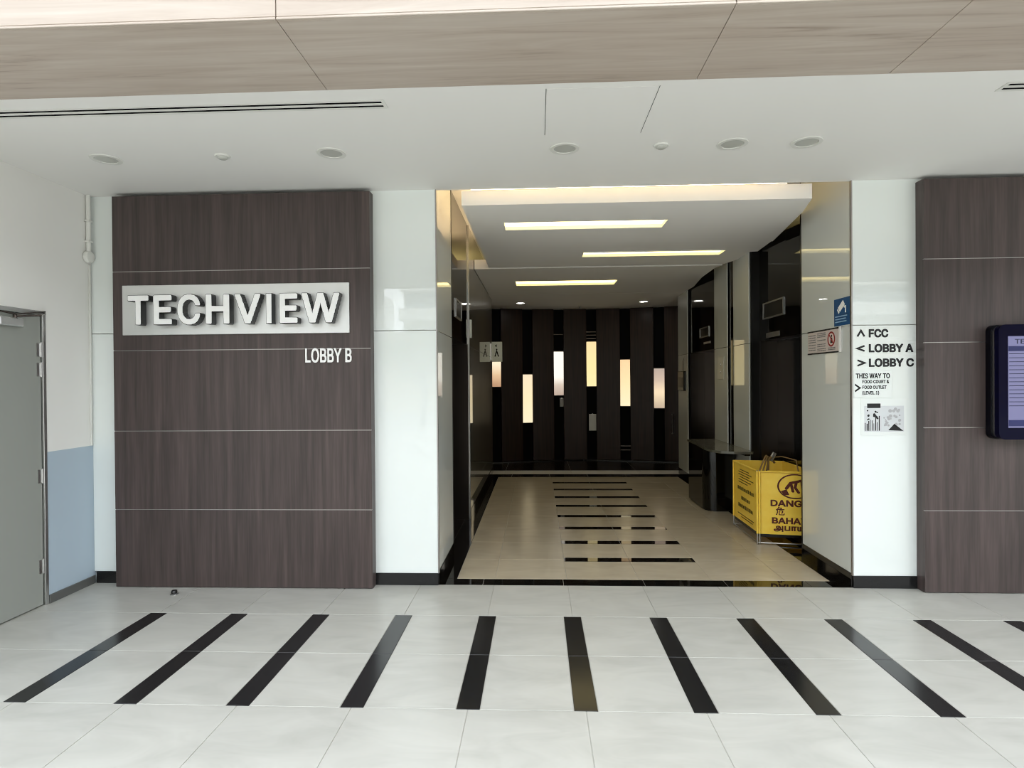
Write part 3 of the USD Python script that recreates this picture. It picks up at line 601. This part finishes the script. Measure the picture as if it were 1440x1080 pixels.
# ---- counter
ct = thing("counter", "black round-fronted counter with a polished stone top by the pier", "counter", (2.3, 7.6, 0))
def sweep_front(x0, x1, yf, yb, r): return unary_union([sbox(x0 + r, yf, x1, yb), sbox(x0, yf + r, x1, yb), Point(x0 + r, yf + r).buffer(r, 20)])
obj("body", extr(sweep_front(2.10, 2.468, 7.56, 8.38, 0.16), 0.785, 0.02), "black_glass", ct, smooth=35)
obj("plinth", extr(sweep_front(2.12, 2.468, 7.58, 8.36, 0.15), 0.0195, 0.0), "black_metal", ct)
topp = Polygon([(2.08, 8.40), (2.075, 7.9), (2.03, 7.35), (2.05, 7.10), (2.12, 6.98), (2.25, 6.92), (2.475, 6.90), (2.475, 8.40)]).buffer(-0.03).buffer(0.03)
obj("top", extr(topp.intersection(sbox(0, 0, 2.475, 9)), 0.028, 0.806), "counter_stone", ct, smooth=35, label="polished grey-green stone counter top")
obj("bracket", rbox(2.40, 2.46, 7.0, 7.55, 0.775, 0.8055), "black_metal", ct)

# ---- yellow barricade
GL = json.loads('''{"wei":[[[[26,41],[57,41],[58,37],[57,36],[57,26],[55,21],[52,19],[41,19],[40,22],[40,25],[48,25],[50,26],[50,35],[33,35],[33,13],[35,12],[59,12],[61,17],[61,22],[62,22],[64,20],[67,20],[67,13],[65,8],[62,6],[30,6],[26,11]]],[[[6,8],[6,10],[9,12],[12,18],[15,32],[15,42],[10,40],[6,45],[18,55],[24,67],[31,66],[31,62],[49,61],[50,58],[46,53],[46,51],[66,51],[66,45],[21,45],[21,25],[17,12],[12,5]],[[26,56],[24,51],[37,51],[40,56]]]],"xian":[[[[9,62],[10,63],[29,62],[29,58],[24,47],[24,43],[25,43],[26,45],[32,48],[38,54],[45,66],[49,66],[51,65],[51,60],[54,58],[54,56],[63,48],[68,46],[68,42],[66,39],[64,39],[59,43],[58,43],[58,40],[35,40],[34,41],[32,41],[31,39],[27,39],[29,33],[28,23],[25,20],[16,20],[16,5],[10,4],[9,5]],[[40,47],[40,46],[54,47],[53,50],[47,55]],[[20,40],[16,42],[16,26],[22,26],[22,36]],[[16,45],[18,45],[21,54],[21,57],[16,57]]],[[[27,8],[28,13],[48,13],[51,15],[51,19],[46,19],[43,36],[49,37],[51,23],[53,22],[55,24],[59,37],[65,36],[63,28],[56,14],[67,13],[67,7],[28,7]]],[[[31,32],[32,35],[36,36],[37,35],[41,22],[41,18],[35,17],[33,29]]]],"tamil":[[[[251,52],[262,52],[263,51],[264,23],[272,23],[273,45],[278,51],[283,53],[291,53],[298,50],[303,43],[305,33],[304,24],[302,20],[299,17],[291,14],[251,14]],[[286,44],[284,41],[284,23],[290,23],[293,27],[293,38],[291,43]]],[[[283,60],[283,65],[285,68],[291,69],[294,67],[295,60],[293,57],[287,56]]],[[[185,51],[186,52],[195,52],[197,50],[197,23],[198,22],[201,22],[203,24],[203,50],[205,52],[215,51],[216,23],[231,23],[231,50],[233,52],[242,52],[243,51],[243,14],[193,13],[189,15],[185,22]]],[[[141,52],[181,52],[181,43],[172,43],[172,14],[161,14],[160,15],[159,43],[153,43],[153,15],[152,14],[141,14]]],[[[88,14],[88,52],[99,52],[100,51],[100,23],[120,23],[121,51],[122,52],[133,52],[133,14]]],[[[7,13],[6,22],[10,27],[30,28],[23,36],[23,44],[25,48],[31,52],[45,53],[55,49],[59,45],[62,39],[64,28],[68,28],[68,52],[79,52],[80,51],[80,5],[79,4],[68,4],[68,19],[60,19],[60,17],[52,10],[37,5],[21,5],[14,7]],[[44,29],[44,28],[51,28],[51,36],[49,36],[48,32]],[[19,16],[23,14],[36,14],[45,17],[45,18],[18,19]],[[35,38],[38,37],[40,38],[40,44],[36,44],[34,42]]]]}''')
def glyph(name, w, at, z):
    g = unary_union([Polygon(r[0], r[1:]).buffer(0) for r in GL[name]]); m = extr(g, 1.0); lo, hi = m.bounds; s = w / (hi[0] - lo[0])
    m.apply_translation((-lo[0], -lo[1], 0)); m.apply_scale((s, s, 0.0012)); return m
ba = thing("barricade", "yellow folding canvas safety barricade with red danger lettering before the lift", "barricade", (2.45, 6.45, 0))
A, B, C_, D_ = (2.216, 6.085), (2.232, 6.885), (2.742, 5.985), (2.755, 6.80)
def side_frame(P, Q):
    """Local drawing axes of one side: u from P to Q, v up, out of the side towards the viewer's left-hand normal."""
    P, Q = np.array(P), np.array(Q); u = (Q - P) / np.linalg.norm(Q - P)
    T4 = np.eye(4); T4[:3, 0] = (*u, 0); T4[:3, 1] = (0, 0, 1); T4[:3, 2] = (u[1], -u[0], 0); T4[:3, 3] = (*P, 0)
    return T4, np.linalg.norm(Q - P)
def canvas(P, Q, name="canvas_side"):
    T4, L = side_frame(P, Q); n = 12
    us = np.linspace(0.012, L - 0.012, n); z0, z1 = 0.105, 0.735
    front, back = [], []
    for j, z in enumerate(np.linspace(z0, z1, 10)):
        for i, u in enumerate(us):
            q = 0.010 * math.sin(math.pi * (i / (n - 1))) * math.sin(math.pi * j / 9) + 0.002 * math.sin(9 * u + 7 * z)
            front.append((u, z, -0.010 + q * 0.3)); back.append((u, z, -0.013 + q * 0.3))
    V = np.array(front + back); N = len(front); Fc = []
    for j in range(9):
        for i in range(n - 1):
            a, b, c, d = j * n + i, j * n + i + 1, (j + 1) * n + i + 1, (j + 1) * n + i
            Fc += [(a, b, c), (a, c, d), (N + a, N + c, N + b), (N + a, N + d, N + c)]
    m = trimesh.Trimesh(V, Fc, process=False); m.apply_transform(T4); return obj(name, m, "yellow_canvas", ba, smooth=True)
sides = {}
for k, (P, Q) in {"front": (A, C_), "left": (B, A), "right": (C_, D_), "rear": (D_, B)}.items():
    sides[k] = canvas(P, Q); T4, L = side_frame(P, Q)
    obj("bottom_rail", cyl((*P, 0.018), (*Q, 0.018), 0.009, 12), "steel", ba, smooth=40)
    obj("top_rail", cyl((*P, 0.735), (*Q, 0.735), 0.009, 12), "yellow_canvas", ba, smooth=40)
    hb = rbox(0.02, L - 0.02, 0.075, 0.104, -0.013, -0.009); hb.apply_transform(T4); obj("hem_bar", hb, "black_metal", ba)
for P in (A, B, C_, D_):
    for dx in ((-0.012, 0.012) if P is A else (0.0,)):
        obj("corner_post", cyl((P[0] + dx, P[1] - abs(dx) * 0.5, 0.003), (P[0] + dx, P[1] - abs(dx) * 0.5, 0.745), 0.0075, 12), "steel", ba, smooth=40)
        obj("post_sleeve", cyl((P[0] + dx, P[1] - abs(dx) * 0.5, 0.11), (P[0] + dx, P[1] - abs(dx) * 0.5, 0.74), 0.0105, 12), "yellow_canvas", ba, smooth=40)
T4, L = side_frame(A, C_)
def print_on(parent, name, m, u, z, ink, T4=T4, lift_=-0.0065):
    m = m.copy(); m.apply_translation((u, z, lift_)); m.apply_transform(T4); obj(name, m, ink, parent)
print_on(sides["front"], "text_row", extr(outline("DANGER", 0.058, 0.42, True, 0.03), 0.0012), 0.118, 0.392, "maroon_ink")
print_on(sides["front"], "text_row", glyph("wei", 0.082, 0, 0), 0.165, 0.300, "maroon_ink")
print_on(sides["front"], "text_row", glyph("xian", 0.082, 0, 0), 0.40, 0.300, "maroon_ink")
print_on(sides["front"], "text_row", extr(outline("BAHAYA", 0.056, 0.40, True, 0.03), 0.0012), 0.130, 0.218, "maroon_ink")
print_on(sides["front"], "text_row", glyph("tamil", 0.365, 0, 0), 0.145, 0.135, "maroon_ink")
cc = Point(0, 0).buffer(0.125, 24)
em = unary_union([cc.difference(Point(0, 0).buffer(0.113, 24)), LineString([(-0.06, -0.02), (-0.03, 0.035), (0.02, 0.05), (0.07, 0.07)]).buffer(0.012), LineString([(-0.03, 0.035), (-0.015, -0.05)]).buffer(0.010), LineString([(0.01, 0.045), (0.0, -0.01), (0.025, -0.06)]).buffer(0.010), LineString([(0.045, 0.05), (0.05, -0.03)]).buffer(0.008), Polygon([(-0.10, -0.05), (-0.06, -0.03), (-0.04, -0.085), (-0.075, -0.09)])]).intersection(cc)
from shapely import affinity
print_on(sides["front"], "emblem", extr(affinity.scale(em, 1.32, 1.0, origin=(0, 0)), 0.0012), 0.345, 0.592, "maroon_ink")
T5, L5 = side_frame(B, A)
tx_ = []
def scribble(u0, w, z, h):
    u = u0
    while u < u0 + w:
        k = h * (0.35 + 0.5 * rng.random()); tx_.append(sbox(u, z, min(u + k, u0 + w), z + h * (0.75 + 0.25 * rng.random()))); u += k + h * 0.28
for z, u0, w, h in ((0.665, 0.20, 0.30, 0.010), (0.640, 0.16, 0.42, 0.010), (0.612, 0.16, 0.36, 0.010), (0.585, 0.20, 0.44, 0.010), (0.556, 0.16, 0.40, 0.010), (0.528, 0.16, 0.30, 0.010), (0.445, 0.13, 0.52, 0.040), (0.345, 0.25, 0.28, 0.040), (0.255, 0.15, 0.46, 0.042), (0.175, 0.13, 0.52, 0.010), (0.150, 0.25, 0.36, 0.010)):
    scribble(u0, w, z, h)
print_on(sides["left"], "text_rows", extr(unary_union(tx_), 0.0012), 0, 0, "olive_ink", T5)
def loop(cx, cy, w, h, lean):
    pts = [(cx + w * math.cos(t) * 0.5 + lean * math.sin(t), cy + 0.02 * math.cos(t), 0.725 + h * math.sin(t)) for t in np.linspace(0, math.pi, 13)]
    return tube(pts, 0.008, 8)
obj("carry_strap", loop(2.275, 6.16, 0.05, 0.16, 0.05), "strap_brown", ba); obj("carry_strap", loop(2.315, 6.17, 0.05, 0.15, 0.03), "strap_brown", ba)
obj("strap_buckle", rbox(2.395, 2.435, 6.22, 6.25, 0.82, 0.915, 0.006).apply_transform(trimesh.transformations.rotation_matrix(0.5, (0, 1, 0), (2.41, 6.23, 0.86))), "steel", ba, label="shiny metal buckle on the strap")
obj("carry_strap", tube([(2.36, 6.2, 0.73), (2.365, 6.21, 0.83), (2.40, 6.23, 0.86), (2.44, 6.24, 0.80)], 0.012, 8), "strap_brown", ba)
obj("hook_rod", tube([(2.44, 6.3, 0.85), (2.50, 6.2, 0.87), (2.60, 6.10, 0.845), (2.605, 6.05, 0.70)], 0.006, 8), "strap_brown", ba, label="bent rod hooked over the barricade")

# ================================================================ OUTSIDE, ACROSS THE STREET (seen in the glass)
gd = obj("ground", rbox(-60, 60, -90, -0.6, -0.3, -0.002), "forecourt", None, label="pale concrete forecourt and road in front of the building", category="ground", kind="structure")
gs = obj("ground", cat(rbox(-60, -4.2, -0.6, 30, -0.3, -0.002), rbox(9.0, 60, -0.6, 30, -0.3, -0.002)), "forecourt", None, label="pale concrete paving at the sides of the building", category="ground", kind="structure")
ob = thing("opposite_building", "white building across the street, mirrored in the glass facade", "building", (-3, -26, 0))
obj("block", rbox(-8.05, 34, -40, -26, 0, 11.5), "opp_white", ob); obj("block", rbox(-50, -13, -44, -30, 0, 9.0), "opp_white", ob)
for z in (2.4, 5.95, 8.6): obj("window_band", rbox(-7.9, 34, -25.99, -25.9, z, z + 1.5), "opp_window", ob)
for z in (1.6, 5.25, 7.0, 10.4): obj("balcony", rbox(-8.1, 34, -26, -24.9, z, z + 0.7), "opp_white", ob)
wk = thing("link_bridge", "concrete link bridge on columns over the street, mirrored in the glass", "bridge", (0, -15, 0))
obj("deck", rbox(-50, 50, -16, -15.0, 5.7, 8.9), "opp_dark", wk)
for x in (-32, -20, -6.9, 6, 20, 32): obj("column", rbox(x - 0.3, x + 0.3, -15.8, -15.2, 0, 5.7), "opp_concrete", wk)
lw = obj("low_wall", rbox(-50, 50, -23.6, -23.2, 0, 4.4), "opp_tan", None, label="low tan boundary wall across the street, mirrored in the glass", category="wall")
r2 = np.random.default_rng(5)
def tree(x, y, h, label):
    t = thing("tree", label, "tree", (x, y, 0), "street trees mirrored in the glass")
    br = [tube([(x, y, 0), (x + 0.1, y, h * 0.35), (x - 0.1, y, h * 0.55)], 0.11, 8)]
    for k in range(9):
        a = 2.4 * k; br.append(tube([(x, y, h * 0.35 + 0.02 * k * h), (x + 0.9 * math.cos(a), y + 0.9 * math.sin(a), h * 0.55 + 0.03 * k * h), (x + 1.5 * math.cos(a), y + 1.5 * math.sin(a), h * 0.75 + 0.02 * k * h)], 0.04, 6))
    obj("trunk", cat(*br), "bark", t)
    n = 620; p = r2.normal(size=(n, 3)); p /= np.linalg.norm(p, axis=1)[:, None]; p *= (r2.random(n) ** 0.4)[:, None] * np.array([1.9, 1.9, h * 0.3]); p += (x, y, h * 0.72)
    d1 = r2.normal(size=(n, 3)) * 0.10; d2 = r2.normal(size=(n, 3)) * 0.10
    V = np.stack([p, p + d1, p + d1 + d2, p + d2], 1).reshape(-1, 3); i = np.arange(n) * 4
    F = np.concatenate([np.stack([i, i + 1, i + 2], 1), np.stack([i, i + 2, i + 3], 1)])
    obj("foliage", trimesh.Trimesh(V, F, process=False), "leaf", t, kind="stuff")
tree(-4.4, -13.0, 3.7, "leafy street tree mirrored in the pier left of the lobby opening")
tree(8.6, -13.4, 4.0, "leafy street tree mirrored in the pier with wayfinding lettering")
